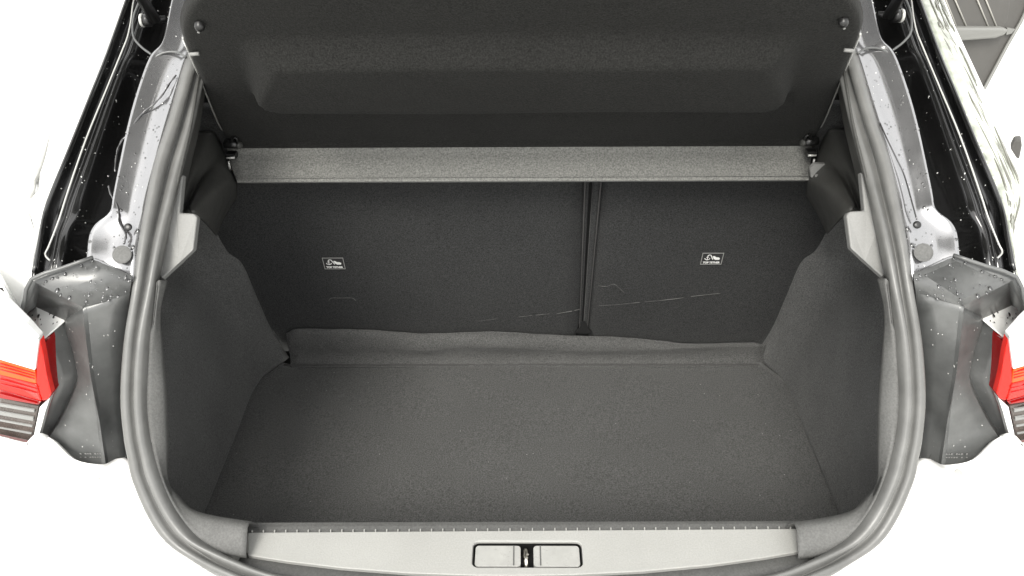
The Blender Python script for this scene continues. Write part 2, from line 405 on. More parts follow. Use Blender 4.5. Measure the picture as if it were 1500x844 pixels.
# tether labels
font = None
def text_mesh(s, size):
    cu = bpy.data.curves.new('t', 'FONT'); cu.body = s; cu.size = size; cu.align_x = 'CENTER'; cu.offset = .00035
    to_ = bpy.data.objects.new('t', cu); C.objects.link(to_); bpy.context.view_layer.update()
    dg = bpy.context.evaluated_depsgraph_get(); me = bpy.data.meshes.new_from_object(to_.evaluated_get(dg))
    vv = [Vector(p.co) for p in me.vertices]; ff = [tuple(p.vertices) for p in me.polygons]
    bpy.data.objects.remove(to_); return vv, ff
txt = text_mesh('TOP TETHER', .0068)
upv = (seatpt(0, 1.0) - seatpt(0, .9)).normalized()
def tether(seat, px, py, wpx, mir):
    c = ST(px, py, -.0015); W, H = .0375, .0280
    X = Vector((1, 0, 0)); N = X.cross(upv).normalized()
    if N.y > 0: N = -N
    def q(a, b, n=0): return c + X * a + upv * b + N * n
    lb = link('tether_label', *prism([q(-W / 2, -H / 2), q(W / 2, -H / 2), q(W / 2, H / 2), q(-W / 2, H / 2)], -N * .001), M['lab'], seat, smooth=False)
    t = .0011; bv = []
    for (a0, a1, c0, c1) in ((-W / 2, W / 2, -H / 2, -H / 2 + t), (-W / 2, W / 2, H / 2 - t, H / 2), (-W / 2, -W / 2 + t, -H / 2 + t, H / 2 - t), (W / 2 - t, W / 2, -H / 2 + t, H / 2 - t)):
        bv.append(prism([q(a0, c0, .0006), q(a1, c0, .0006), q(a1, c1, .0006), q(a0, c1, .0006)], -N * .0006))
    link('label_border', *join(*bv), M['brd'], seat, smooth=False)
    vv, ff = txt
    k = .0300 / (max(p.x for p in vv) - min(p.x for p in vv))
    tvx = [q(p.x * k, p.y * k * 1.15 - .0108, .0007) for p in vv]
    ic = []
    def poly(pts): ic.append(([q(a * .001, b * .001, .0007) for a, b in pts], [tuple(range(len(pts)))]))
    def stroke(pts, wd):
        L_ = []; R_ = []
        P = [Vector((a, b, 0)) for a, b in pts]
        for i, p in enumerate(P):
            T = (P[min(i + 1, len(P) - 1)] - P[max(i - 1, 0)]).normalized(); nn = Vector((-T.y, T.x, 0)) * wd / 2
            L_.append(p + nn); R_.append(p - nn)
        vv_ = [q(p.x * .001, p.y * .001, .0007) for p in L_ + R_]; nn_ = len(P)
        ic.append((vv_, [(i, i + 1, nn_ + i + 1, nn_ + i) for i in range(nn_ - 1)]))
    # anchor
    stroke([(-8.5, 8), (-8.5, -1.5)], 1.3); stroke([(-11, 4.2), (-6, 4.2)], 1.1)
    stroke([(-13, 1.5), (-12, -.9), (-8.5, -2.4), (-5, -.9), (-4, 1.5)], 1.5)
    # strap and seat
    stroke([(-8.5, 8), (-6, 9.6), (-3.4, 9.0), (-1.5, 5), (1.5, -1.6)], 1.7)
    stroke([(1, 6.5), (3.5, 1), (6, -1.2), (13, -1.2)], 2.2)
    poly([(1.5, 7), (4, 6.5), (6, 4.2), (11, 3.6), (13.5, 1.6), (13.5, -.2), (6.5, -.2), (4.2, 1.8)])
    link('label_print', *join((tvx, ff), *ic), M['prt'], seat, smooth=False)
tether(sL, 489, 386, 36, False); tether(sR, 1043, 379, 36, True)
# scuffs on the felt
def scuff(parent, pts, wd, m='scuff', base=ST):
    P = cat([base(*p) for p in pts], 5); L_, R_ = [], []
    off = Vector((0, -.0022, .0004))
    for i, p in enumerate(P):
        T = (P[min(i + 1, len(P) - 1)] - P[max(i - 1, 0)]).normalized(); nn = T.cross(Vector((0, -1, .2))).normalized() * wd * (.25 + random.random() * .5) * (1 if 0 < i < len(P) - 1 else .2)
        L_.append(p + nn + off); R_.append(p - nn + off)
    n = len(P); f = [(i, i + 1, n + i + 1, n + i) for i in range(n - 1) if random.random() > .04]
    return L_ + R_, f
for par, pts, wd in ((sL, [(482, 440), (486, 436), (500, 436), (516, 436), (522, 440)], .0011), (sL, [(757, 464), (785, 461), (806, 459)], .0007), (sL, [(815, 459), (838, 455), (850, 452)], .0011),
                     (sL, [(700, 470), (730, 466)], .0005), (sR, [(876, 418), (888, 419), (900, 416), (914, 428)], .0008), (sR, [(876, 447), (900, 446), (930, 443), (962, 440)], .0009),
                     (sR, [(962, 440), (990, 437), (1018, 433), (1056, 429)], .0011)):
    link('scuff_mark', *scuff(par, pts, wd), M['scuff'], par)

# ------------------------------------------------------------------ boot floor carpet (lies loose in the boot)
fl = bpy.data.objects.new('boot_carpet', None); C.objects.link(fl); fl.location = (0, .9, FZ); fl['_inv'] = 1
fl['label'] = 'grey felt carpet covering the boot floor with its rear flap against the seats'; fl['category'] = 'boot carpet'
rows = []
NY = 40
for i in range(NY + 1):
    r = []; y = .605 + (1.158 - .605) * i / NY
    xe = ex.x + (b1.x - ex.x) * max(min((y - ex.y) / (b1.y - ex.y), 1), 0)
    if y > b1.y: xe += (PZ(420, 533, FZ).x - b1.x) * (y - b1.y) / (1.158 - b1.y)
    xe -= .006
    for j in range(61):
        u = j / 60 * 2 - 1
        z = FZ + .0015 * math.sin(u * 5 + y * 7) + .001 * math.sin(y * 23 + u * 3)
        z += .006 * max(0, (abs(u) - .95) / .05) ** 2
        r.append(Vector((-xe * u, y, z)))
    rows.append(r)
link('carpet_panel', *grid(rows), M['carpet'], fl, thick=.008)
# rear flap
A = []; 
nx = 60; rows = [[] for _ in range(9)]
xl, xr = ST(419, 500).x, ST(1117, 515).x
for j in range(nx + 1):
    u = j / nx; x = xl + (xr - xl) * u; px = 419 + 698 * u
    top = 479 + 23 * u + (2.5 * math.sin(u * 9) + 1.5 * math.sin(u * 23 + 1)); 
    if u < .02: top += 9 * (1 - u / .02)
    if u > .985: top += 7 * (u - .985) / .015
    rid = 508 + 2 * math.sin(u * 12) + (6 if .22 < u < .36 else 0) * math.sin((u - .22) / .14 * math.pi) + 5 * u * math.sin(u * 6 + 4)
    T = ST(px, top, -.012); T.x = T.x
    Rg = ST(px, rid, -.012); 
    amp = .007 + .004 * math.sin(u * 31) * (u > .25) + .012 * math.exp(-((u - .42) / .17) ** 2) + .008 * math.exp(-((u - .8) / .12) ** 2)
    Rg = PY(px, rid, 1.172 - amp * 1.25)
    Rg.x = T.x
    B = Vector((T.x, 1.158, FZ + .003)); B0 = Vector((T.x, 1.150, FZ + .002))
    mid_ = (Rg + B) / 2 + Vector((0, .003 + amp * .3, 0))
    col = cat([B0, B, mid_, Rg, T], 2)
    for i in range(9): rows[i].append(col[i] + Vector((0, .0006 * math.sin(j * 1.7 + i), 0)))
link('carpet_flap', *grid(rows), M['carpet'], fl, thick=.003)
# the sewn fold line of the flap
cl = [Vector((xl + (xr - xl) * j / 80, 1.1525 + .0006 * math.sin(j * 2.1), FZ + .0035 + .0006 * math.sin(j * 3.3))) for j in range(81)]
link('fold_seam', *tube(cl, .0011, 1, 5), M['strap'], fl)
# lint specks
ls = []
for i in range(34):
    px, py = random.uniform(330, 1200), random.uniform(545, 760); p = PZ(px, py, FZ + .003)
    ls.append(boxv(p, random.uniform(.0008, .002), .0006, .0006, Matrix.Rotation(random.random() * 3, 3, 'Z')))
o = link('lint', *join(*ls), M['brd'], fl, smooth=False); o['kind'] = 'stuff'

# ------------------------------------------------------------------ shelf supports and pillar trims
def SY(px, py, y): return PY(px, py, y)
cols = [
    [PY(255, 315, .83), PY(272, 250, .95), PY(288, 193, 1.06)],
    [PY(262, 316, .84), PY(284, 250, .96), PY(312, 193, 1.07)],
    [PY(270, 312, .88), PY(292, 262, .97), PY(326, 215, 1.075)],
    [PY(276, 306, .86), PY(300, 268, .95), PY(333, 240, 1.05)],
    [PY(285, 312, .855), PY(315, 282, .94), PY(346, 262, 1.045)],
    [PY(300, 324, .88), PY(322, 305, .96), PY(347, 277, 1.055)],
    [PY(318, 345, .98), PY(330, 318, 1.05), PY(347, 290, 1.09)],
]
sup = both('shelf_support', loft(cols, 6, 5), M['plas'], car, thick=.003)
tp = [(268, 255), (263, 312), (284, 313), (289, 318), (283, 366), (262, 385), (235, 411), (234, 400), (244, 345), (254, 300), (262, 262)]
both('pillar_trim', prism([S(*p, .030) for p in tp], Vector((-.002, .012, -.008))), M['plast'], car, smooth=False, bevel=.002)
ipx = ((345, -60), (318, 20), (296, 98), (282, 180), (267, 245), (254, 300))
cols = [[S(x - 4, y, .012) for x, y in ipx], [S(x - 1, y, .05) for x, y in ipx], [S(x + 1, y, .13) for x, y in ipx],
        [S(x + 1, y, .13) + Vector((-.12, .1, 0)) for x, y in ipx]]
both('inner_pillar_trim', loft(cols, 4, 3), M['plas'], car, thick=.003)
# small bright strips seen through the gap above the support (side of the cabin)
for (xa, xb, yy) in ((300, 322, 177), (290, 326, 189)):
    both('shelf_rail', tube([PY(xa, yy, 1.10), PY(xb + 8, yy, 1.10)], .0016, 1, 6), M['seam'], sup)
# cabin lining so that nothing shows behind the seats
cab = [Vector((-.62, 1.24, .5)), Vector((-.62, 1.24, 1.40)), Vector((-.62, 2.6, 1.40)), Vector((-.62, 2.6, .5))]
v = cab + [MX(p) for p in cab]
link('cabin_lining', v, [(0, 1, 2, 3), (4, 5, 6, 7), (1, 2, 6, 5), (3, 2, 6, 7), (0, 3, 7, 4)], M['hole'], car, smooth=False, orient=False)

# ------------------------------------------------------------------ pillars, gutters, outer strip
CO_ = [(290, -110), (268, -50), (256, 0), (246, 50), (239, 72), (222, 90), (203, 142), (188, 199), (171, 285), (165, 315), (143, 333), (134, 350), (131, 378), (128, 392)]   # outer edge of the pillar channel
CI_ = [(325, -110), (305, -50), (292, 10), (282, 55), (277, 78), (270, 100), (257, 144), (240, 200), (216, 287), (211, 315), (206, 338), (203, 355), (199, 385), (197, 415)]
ci = [S(*p, .004) for p in CI_]; co = [S(*p, .010) for p in CO_]
CP = [(-.06, -.030), (-.03, -.004), (0, .004), (.03, .0078), (.06, .0090), (.10, .0092)] + [(u_ / 100, .0090 * ((72 - u_) / 60) ** 2) for u_ in range(14, 72, 6)] + [(.74, .0), (.82, .0005), (.90, .0015), (.97, .002), (1.04, -.004)]
pc = both('pillar_channel', loftprof(co, ci, CP, 4), M['dark'], car, thick=.0015)
pc_v = loftprof(co, ci, CP, 4)
GO_ = [(225, -110), (203, -50), (183, 0), (165, 48), (157, 70), (150, 88), (129, 142), (107, 199), (72, 285), (64, 310), (58, 333), (55, 350), (48, 385), (46, 412)]
go = [S(*p, .012) for p in GO_]
gin = [p + Vector((0, .004, -.006)) for p in co]
cols = [go, [a.lerp(b, .12) + Vector((0, .012, -.012)) for a, b in zip(go, gin)], [a.lerp(b, .3) + Vector((0, .012, -.010)) for a, b in zip(go, gin)],
        [a.lerp(b, .45) + Vector((0, .030, -.022)) for a, b in zip(go, gin)],
        [a.lerp(b, .75) + Vector((0, .045, -.035)) for a, b in zip(go, gin)], [a.lerp(b, .97) + Vector((0, .03, -.025)) for a, b in zip(go, gin)], [p + Vector((0, .0, 0)) for p in gin]]
gutv = loft(cols, 4, 3)
gt_ = both('rain_gutter', gutv, M['gut'], car, thick=.0015)
# bright folded seam in the gutter
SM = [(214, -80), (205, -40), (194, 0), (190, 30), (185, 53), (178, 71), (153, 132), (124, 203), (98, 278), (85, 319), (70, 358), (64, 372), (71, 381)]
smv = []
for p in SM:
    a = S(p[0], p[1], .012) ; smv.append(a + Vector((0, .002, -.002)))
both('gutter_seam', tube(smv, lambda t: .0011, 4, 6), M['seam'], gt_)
# second wider dark lip beside the outer panel
LP = [(216, -80), (188, -5), (158, 80), (130, 150), (102, 220), (70, 300), (60, 345), (50, 400)]
both('gutter_lip', tube([S(p[0], p[1], .006) for p in LP], .0028, 4, 8), M['gut'], gt_)
# strut mount cup and gas strut
cup = [(215, -30), (205, 0), (196, 25), (195, 52), (206, 68), (222, 80)]
both('hinge_flange', tube([S(p[0], p[1], .006) for p in cup], .0015, 4, 8), M['house'], gt_)
bj = S(216, 30, -.012)
st = tube([bj, S(243, 28, .0)], .0045, 2, 10)
mt = both('strut_bolt', join(st, tube([bj + Vector((-.004, 0, 0)), bj + Vector((.004, 0, 0))], .008, 1, 12)), M['blk'], car)
both('bolt_collar', tube([bj + Vector((-.0075, 0, 0)), bj + Vector((-.0045, 0, 0))], .0085, 1, 12), M['seam'], mt)
top = bj + Vector((-.02, -.28, .55))
gs = both('gas_strut', tube([bj + Vector((.010, 0, 0)), bj.lerp(top, .5), top], .007, 2, 12), M['blk'], car)

# grommet and small plugs on the foot of the pillar
gc = S(181, 374, .0); nn = Vector((.1, -.75, .65))
both('rubber_grommet', disc(gc + nn * .004, nn, .0105, .0012, 24, 0), M['plasb'], pc, smooth=False)
both('drain_plug', disc(S(190, 334, .0) + nn * .004, nn, .0045, .002, 14), M['blk'], pc)
# cross lip at the top end of the channel
both('channel_step', tube([S(222, 88, .0), S(238, 78, -.003), S(258, 76, -.004), S(272, 84, -.002)], .0014, 3, 8), M['house'], pc)
# foot flange between pillar and lamp surround
ff_ = [(131, 379), (150, 386), (172, 397), (192, 408)]
both('foot_flange', tube([S(p[0], p[1], .0) for p in ff_], .0028, 3, 8), M['dark'], pc)

# outer strip: rear side glass / pillar cover
so_px = [(1330, -110), (1354, -60), (1381, 0), (1395, 35), (1404, 55), (1412, 72), (1438, 128), (1464, 185), (1494, 262), (1497, 290), (1490, 320), (1480, 338), (1470, 350), (1466, 380)]
strip_o = []
for i, p in enumerate(so_px):
    q = MX(PY(p[0], p[1], go[i].y + .02)); 
    if i >= 10: q = go[i] + Vector((-.012 * (13 - i) / 3 - .002, .01, -.004))
    strip_o.append(q)
cols = [[p + Vector((0, .004, -.006)) for p in go], go, [a.lerp(b, .5) + Vector((0, -.002, .004)) for a, b in zip(go, strip_o)], strip_o]
v, f = loft(cols, 4, 3)
v_strip = (list(v), list(f))
osL = link('pillar_cover', v, f, M['white'], car, thick=.003)  # left strip coloured white for the bright sky it reflects
osR = link('quarter_window', [MX(p) for p in v], [tuple(reversed(q)) for q in f], M['glass'], car, thick=.003)
osR['label'] = 'wet rear side window strip along the right gutter'
rip = []  # dark streaks of the reflection, modelled as thin grey ridges
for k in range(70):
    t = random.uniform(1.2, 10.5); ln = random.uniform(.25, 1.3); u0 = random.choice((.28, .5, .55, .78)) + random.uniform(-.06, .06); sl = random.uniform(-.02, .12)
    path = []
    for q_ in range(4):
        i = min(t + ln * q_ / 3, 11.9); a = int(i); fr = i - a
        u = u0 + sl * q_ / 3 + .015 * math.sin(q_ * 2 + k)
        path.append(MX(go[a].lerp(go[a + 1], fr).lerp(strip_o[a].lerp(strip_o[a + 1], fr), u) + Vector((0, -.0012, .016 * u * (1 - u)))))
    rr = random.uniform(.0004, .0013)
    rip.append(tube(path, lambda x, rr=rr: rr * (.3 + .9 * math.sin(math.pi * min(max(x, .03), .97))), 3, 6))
o = link('reflection_streak', *join(*rip), M['streak'], osR); o['kind'] = 'stuff'

# side of the body below the strip (white), haunch and down the flank
s1 = [p + Vector((-.03, .01, -.08)) for p in strip_o]
s2 = [Vector((-.74 - .03 * i / 13, p.y + .02, 1.03 - .0 * i)) for i, p in enumerate(strip_o)]
for i in range(10, 14): s1[i] = strip_o[i].lerp(s2[i], .35) + Vector((0, 0, .012))
s3 = [Vector((-.855, p.y + .03, .93)) for p in strip_o]
s4 = [Vector((-.87, p.y + .03, .45)) for p in strip_o]
last = [[PY(30, 463, .70), PY(57, 491, .665)], [PY(24, 457, .70), PY(40, 474, .668)], [PY(0, 431, .72), PY(20, 455, .672)], [PY(-60, 380, .76), PY(-20, 420, .685)], [Vector((-.84, .80, .95)), Vector((-.80, .74, .95))], [Vector((-.865, .80, .45)), Vector((-.83, .74, .45))]]
inn = [p + Vector((0, .004, -.006)) for p in strip_o]
both('quarter_panel', loft([strip_o + last[0], s1 + last[1], s2 + last[2], s3 + last[3], s4 + last[4], [p + Vector((0, .1, -.2)) for p in s4] + last[5]][:5], 3, 3), M['white'], car, thick=.002)

qv = loft([strip_o + last[0], s1 + last[1], s2 + last[2], s3 + last[3], s4 + last[4]], 3, 3)
allv = join((v_strip), qv)
def drawn(vf, pts, r_, m, name, par, mirror=False):
    P = [onto(vf, *p) for p in pts]; P = [p for p in P if p is not None]
    if len(P) < 2: return
    tb_ = tube(P, r_, 3, 6)
    if mirror: both(name, tb_, M[m], par)
    else: link(name, *tb_, M[m], par)
drawn(allv, [(115, 76), (106, 98), (97, 125), (86, 152)], lambda t: .0004 + .0005 * math.sin(math.pi * t), 'smoke', 'body_line', osL)  # thin tapered lines laid on the left strip and side
drawn(allv, [(73, 198), (66, 225), (56, 255), (46, 288), (40, 318)], lambda t: .0006 + .0022 * math.sin(math.pi * t), 'pad', 'body_line', osL)
# ------------------------------------------------------------------ lamp surround
def H(px, py, y): return PY(px, py, y)
A_ = PZ(193, 404, 1.085); B_ = PZ(132, 379, 1.095); Fp = PZ(190, 430, 1.062); E_ = PZ(123, 451, 1.05); D_ = PZ(57, 417, 1.075)
Cc = PZ(46, 410, 1.082); G_ = PZ(31, 463, 1.045)
Eb = PZ(157, 683, .83); Fb = PY(190, 676, Eb.y + .026)
E2 = E_.lerp(Eb, .42) + Vector((.004, 0, 0)); E3 = E_.lerp(Eb, .75) + Vector((.004, 0, 0))
E2 = PY(134, 544, E2.y); E3 = PY(150, 615, E3.y)
F2 = PY(188, 544, E2.y + .03); F3 = PY(190, 615, E3.y + .03)
cr = [(123, 451), (127, 490), (133, 540), (139, 575), (147, 615), (152, 650), (157, 684)]
c0p = [(190, 430), (187, 485), (185, 540), (185, 580), (186, 620), (188, 650), (192, 682)]
c2p = [(94, 469), (103, 500), (111, 535), (113, 562), (90, 612), (76, 634), (66, 652)]
lp_ = [(62, 497), (66, 520), (73, 548), (76, 572), (69, 600), (61, 622), (54, 650)]
ys = [E_.y + (Eb.y - E_.y) * k for k in (0, .2, .42, .58, .75, .9, 1)]
dep = (.012, .014, .015, .015, .013, .008, .004)
k1c = [PY(*p, y) for p, y in zip(cr, ys)]; k0c = [PY(*p, y + .020 + .004 * k) for p, y, k in zip(c0p, ys, (-2, 0, 1, 1, 1, 0, 0))]
k2c = [PY(*p, y + d) for p, y, d in zip(c2p, ys, dep)]
klc = [PY(*p, .684 - .002 * k) for k, p in enumerate(lp_)]
k1c[0] = E_; k0c[0] = Fp
lr = lambda A, B, t: [a.lerp(b, t) for a, b in zip(A, B)]
q2c = [p + Vector((-.003, .009, -.002)) for p in lr(k2c, klc, .10)]
midf = [p + Vector((.0, .002, 0)) for p in lr(k1c, k0c, .5)]
kr = [p + Vector((0, -.0022, .0006)) for p in k1c]
k2r = [p + Vector((.001, -.0018, .0006)) for p in k2c]; k2c = [k2c[0]] + k2r[1:]
surf = [k0c, midf, lr(k1c, k0c, .07), kr, lr(k1c, k2c, .09), lr(k1c, k2c, .55), lr(k2c, k1c, .10), k2c, q2c, lr(q2c, klc, .5), klc]
surf = [c + [c[-1] + (c[-1] - c[-2]).normalized() * .03] for c in surf]
gv, gf = loft(surf, 3, 1)
r1 = k2c[0]; k1 = PY(53, 450, E_.y + .035); G2_ = PY(33, 466, E_.y + .04); W_ = klc[0]
topv = [A_, B_, D_, E_, Fp]; nf = [E_, D_, k1, r1]; notch = [k1, G2_, W_, r1]; side1 = [B_, Cc, D_]; side2 = [Cc, G_, k1, D_]; side3 = [G_, G2_, k1]
extra = [(topv, [(0, 1, 2, 3, 4)]), (nf, [(0, 1, 2, 3)]), (side1, [(0, 1, 2)]), (side2, [(0, 1, 2, 3)]), (side3, [(0, 1, 2)])]
jv, jf = join((gv, gf), *extra)
bm = bmesh.new(); bvs = [bm.verts.new(p) for p in jv]
for q in jf:
    try: bm.faces.new([bvs[i] for i in q])
    except ValueError: pass
bmesh.ops.remove_doubles(bm, verts=bm.verts, dist=.0004); bm.normal_update()
for q in bm.faces:
    if q.normal.dot(CO - q.calc_center_median()) < 0: q.normal_flip()
bm.verts.index_update()
V = [x.co.copy() for x in bm.verts]; F = [tuple(x.index for x in q.verts) for q in bm.faces]; bm.free()
lsur = both('lamp_surround', (V, F), M['house'], car, smooth=True, thick=.002)
for o in lsur: o.data.set_sharp_from_angle(angle=R(13))
# rim flange round the top of the surround
both('surround_rim', tube([PZ(136, 377, 1.098), PZ(90, 393, 1.092), PZ(46, 409, 1.086), PZ(36, 440, 1.066), PZ(30, 463, 1.048)], .0022, 2, 8), M['house'], lsur)
# moulded marks at its foot (illegible raised ticks)
mk = []
for i in range(9):
    for j in range(2):
        if random.random() < .8:
            p = PY(118 + i * 3.6, 665 + j * 5, Eb.y - .0015 + .0003 * i)
            mk.append(boxv(p, .0018, .0008, random.choice((.0018, .0010))))
both('moulded_mark', join(*mk), M['plast'], lsur, smooth=False)
# black gap between surround and seal
both('panel_gap', loft([[S(195, 400, .03), S(190, 500, .03), S(186, 580, .03), S(190, 640, .03), S(196, 690, .03)], [S(215, 400, .03), S(205, 500, .03), S(200, 580, .03), S(205, 640, .03), S(212, 690, .03)]], 2, 1), M['blk'], car, thick=.002)

# ------------------------------------------------------------------ tail lamps
YL = .655
def LPX(px, py, dy=0): return PY(px, py, YL + dy + max(0, (20 - px)) * .0006)
backing = [(60, 510), (76, 578), (68, 600), (53, 652), (-90, 628), (-90, 500), (0, 510)]
both_l = both('tail_lamp', prism([LPX(*p, .012) for p in backing], Vector((0, .03, 0))), M['redd'], car, smooth=False)
def lens(name, pts, m, dy=0, th=.010, bev=.0015):
    return both(name, prism([LPX(*p, dy) for p in pts], Vector((0, th, 0))), M[m], both_l, smooth=False, bevel=bev)
lens('clear_lens', [(-90, 385), (-40, 404), (0, 436), (38, 474), (57, 494), (51, 543), (0, 527), (-90, 505)], 'clear')
lens('amber_lens', [(-90, 506), (0, 528), (51, 544), (53, 563), (0, 549), (-90, 528)], 'amber', .002)
lens('red_lens', [(-90, 529), (0, 550), (53, 564), (60, 588), (0, 570), (-90, 550)], 'red', .001)
lens('red_lens', [(58, 497), (63, 520), (68, 550), (75, 578), (70, 585), (62, 588), (52, 565), (53, 540)], 'red', .003)
lens('red_lens', [(-90, 551), (0, 571), (60, 589), (56, 594), (0, 583), (-90, 563)], 'redd', .003)
lens('reverse_lens', [(-90, 564), (0, 584), (56, 596), (46, 647), (0, 636), (-90, 615)], 'smoke', .002)
for yy, th_ in ((592, 3.5), (603, 5), (615, 2.2), (626, 1.8)):
    lens('lens_rib', [(-90, yy - 20), (0, yy), (50 - (yy - 590) * .12, yy + 9), (50 - (yy - 590) * .12, yy + 9 + th_), (0, yy + th_), (-90, yy - 20 + th_)], 'plast', .0005, .003, .0004)
for yy in (533, 537, 541):
    lens('lens_rib', [(-90, yy - 22), (0, yy), (50, yy + 14), (50, yy + 15.2), (0, yy + 1.2), (-90, yy - 21)], 'red', .0010, .003, .0003)
for yy in (556, 562, 577):
    lens('lens_rib', [(-90, yy - 20), (0, yy), (54, yy + 14), (54, yy + 15), (0, yy + 1), (-90, yy - 19)], 'redd', .0000, .003, .0003)
lens('lens_seam', [(-90, 481), (0, 500), (56, 496), (56, 497.2), (0, 501.4), (-90, 482.4)], 'pad', -.0012, .004, .0002)
lens('lamp_edge', [(58, 597), (70, 586), (73, 583), (66, 604), (54, 650), (47, 649)], 'clear', .000)

# ------------------------------------------------------------------ white rear bumper
QI = [(-170, 600), (-90, 622), (0, 640), (50, 651), (72, 640), (110, 673), (156, 681), (188, 672), (197, 704), (220, 757), (245, 793), (281, 821), (324, 846), (400, 872), (520, 892), (640, 901), (767, 904)]
qz = [.90, .89, .885, .885, .884, .858, .846, .875, None, None, None, None, None, None, None, None, None]
qi = []
for p, z in zip(QI, qz):
    if z is None: q = S(p[0], p[1], .0) + Vector((0, .002, -.003))
    else: q = PZ(p[0], p[1], z)
    qi.append(q)
qi[-1].x = 0
def outp(q, k, dz, i):
    cdir = Vector((q.x * .8, q.y - 1.0, 0)).normalized(); return Vector((q.x + cdir.x * k, q.y + cdir.y * k, q.z + dz))
c1 = [outp(q, .02, -.003, i) for i, q in enumerate(qi)]
c2 = [Vector((q.x * (1.25 if abs(q.x) < .5 else 1.1), min(q.y - .12, .46), .79)) for q in qi]
for i, q in enumerate(c2):
    if i < 8: c2[i] = Vector((max(qi[i].x * 1.12, -.86), qi[i].y - .10 , .80))
c3 = [Vector((q.x * 1.03, q.y - .04, q.z - .07)) for q in c2]
c4 = [Vector((q.x * 1.0, q.y, .35)) for q in c3]
v, f = loft([[p + Vector((0, .006, -.02)) for p in qi], qi, c1, c2, c3, c4], 4, 3)
bp = both('bumper_half', (v, f), M['white'], car, thick=.003)
for o in bp: o.name = 'rear_bumper'
bvf = (v, f)
for px, py, ob in ((143, 699, bp[0]), (145, 702, bp[0])):  # grey smudges of reflection on the bumper, laid on as small discs
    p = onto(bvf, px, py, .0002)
    if p: link('reflection_spot', *disc(p, Vector((0, -.5, .8)), .0022, .0006, 8), M['plate'], ob)
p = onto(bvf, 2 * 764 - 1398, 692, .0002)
if p: link('reflection_spot', *disc(MX(p), Vector((0, -.5, .8)), .0050, .0006, 9), M['plate'], bp[1])
both('panel_seam', tube([q + Vector((0, -.001, .003)) for q in [PY(57, 492, .664), PY(40, 475, .667), PY(20, 456, .671), PY(0, 432, .683), PY(-60, 381, .757)]], .0010, 3, 6), M['blk'], bp)

# ------------------------------------------------------------------ parcel shelf, raised
ps = bpy.data.objects.new('parcel_shelf', None); C.objects.link(ps); ps.location = (0, 1.07, 1.08); ps['_inv'] = 1
ps['label'] = 'black felt parcel shelf hanging tilted up above the boot'; ps['category'] = 'parcel shelf'
H0 = (1.07, PY(767, 211, 1.07).z); H1 = (.80, 1.360)
dd = Vector((0, H1[0] - H0[0], H1[1] - H0[1])); SL = dd.length; dd.normalize(); nrm = Vector((1, 0, 0)).cross(dd)
if nrm.y > 0: nrm = -nrm
def SHp(px, py):
    d = ray(px, py); o = Vector((0, H0[0], H0[1])); t = (o - CO).dot(nrm) / d.dot(nrm); return CO + d * t
edge_px = [(332, 211), (326, 203), (318, 188), (300, 145), (276, 89), (268, 70), (262, 45), (268, 20), (285, -2), (315, -22), (380, -35), (767, -42)]
el = [SHp(*p) for p in edge_px]
def tv_(p): return (p - Vector((0, H0[0], H0[1]))).dot(dd)
prof_e = sorted([(tv_(p), -p.x) for p in cat(el, 6)])
tmax = max(t for t, _ in prof_e)
def halfw(t):
    best = None
    for (t0, x0_), (t1, x1_) in zip(prof_e, prof_e[1:]):
        if t0 <= t <= t1: return x0_ + (x1_ - x0_) * ((t - t0) / (t1 - t0) if t1 > t0 else 0)
    return prof_e[0][1] if t < prof_e[0][0] else prof_e[-1][1]
# bulge limits
tb0 = tv_(SHp(767, 147)); tb1 = tv_(SHp(767, 44)); bxA = -SHp(366, 140).x; bxB = -SHp(346, 65).x
def sstep(a, b, x): t = min(max((x - a) / (b - a), 0), 1); return t * t * (3 - 2 * t)
NT, NX = 90, 130; rows = []
for i in range(NT + 1):
    t = tmax * (1 - (1 - i / NT) ** 1.0) * .9995; w_ = halfw(t); r = []
    for j in range(NX + 1):
        u = j / NX * 2 - 1; x = u * w_
        bxl = bxA + (bxB - bxA) * (t - tb0) / (tb1 - tb0); rr = .040; hc = (tb1 - tb0) / 2; tm = (tb0 + tb1) / 2
        tt = t + .045 * x * x * sstep(tm, tb1, t)
        qx, qy = abs(x) - (bxl - rr), abs(tt - tm) - (hc - rr)
        sd_ = math.hypot(max(qx, 0), max(qy, 0)) + min(max(qx, qy), 0) - rr
        wd_ = .013 + .040 * sstep(tb0 + .02, tb1 - .03, tt)
        h = .024 * sstep(0, wd_, -sd_)
        h += .010 * (1 - sstep(0, .012, t)) * .5
        h -= .012 * sstep(.975, 1, abs(u)) ** 2
        h += .0008 * math.sin(x * 14) * math.sin(t * 30)
        r.append(Vector((x, H0[0], H0[1])) + dd * t + nrm * h)
    rows.append(r)
board = link('shelf_board', *grid(rows), M['shelf'], ps, thick=.006)
# folding lip; felt coloured lighter for the light it gets facing up
lt = [PY(x, 211, 1.068) for x in (332, 500, 767, 1000, 1188)]
l2_ = [PY(x, 223, 1.0655) for x in (333, 500, 767, 1000, 1189)]
l3_ = [PY(x, 240, 1.050) for x in (338, 500, 767, 1000, 1187)]
l4_ = [PY(x, 262, 1.030) for x in (346, 500, 767, 1000, 1185)]
l5_ = [PY(x, 266, 1.031) for x in (347, 500, 767, 1000, 1184)]
l6_ = [PY(x, 267, 1.06) for x in (347, 500, 767, 1000, 1184)]
for row, c0 in ((lt, 0), (l2_, 0), (l3_, 0), (l4_, 0), (l5_, 0), (l6_, 0)):
    z_ = sum(p.z for p in row) / len(row)
    for p in row: p.z = z_
    hw = (row[-1].x - row[0].x) / 2
    for p in row: p.x = p.x
link('shelf_lip', *loft([lt, l2_, l3_, l4_, l5_, l6_], 6, 4), M['lip'], ps, thick=.003)
hem = [p + Vector((0, -.0005, .0035)) for p in cat(l4_, 8)]
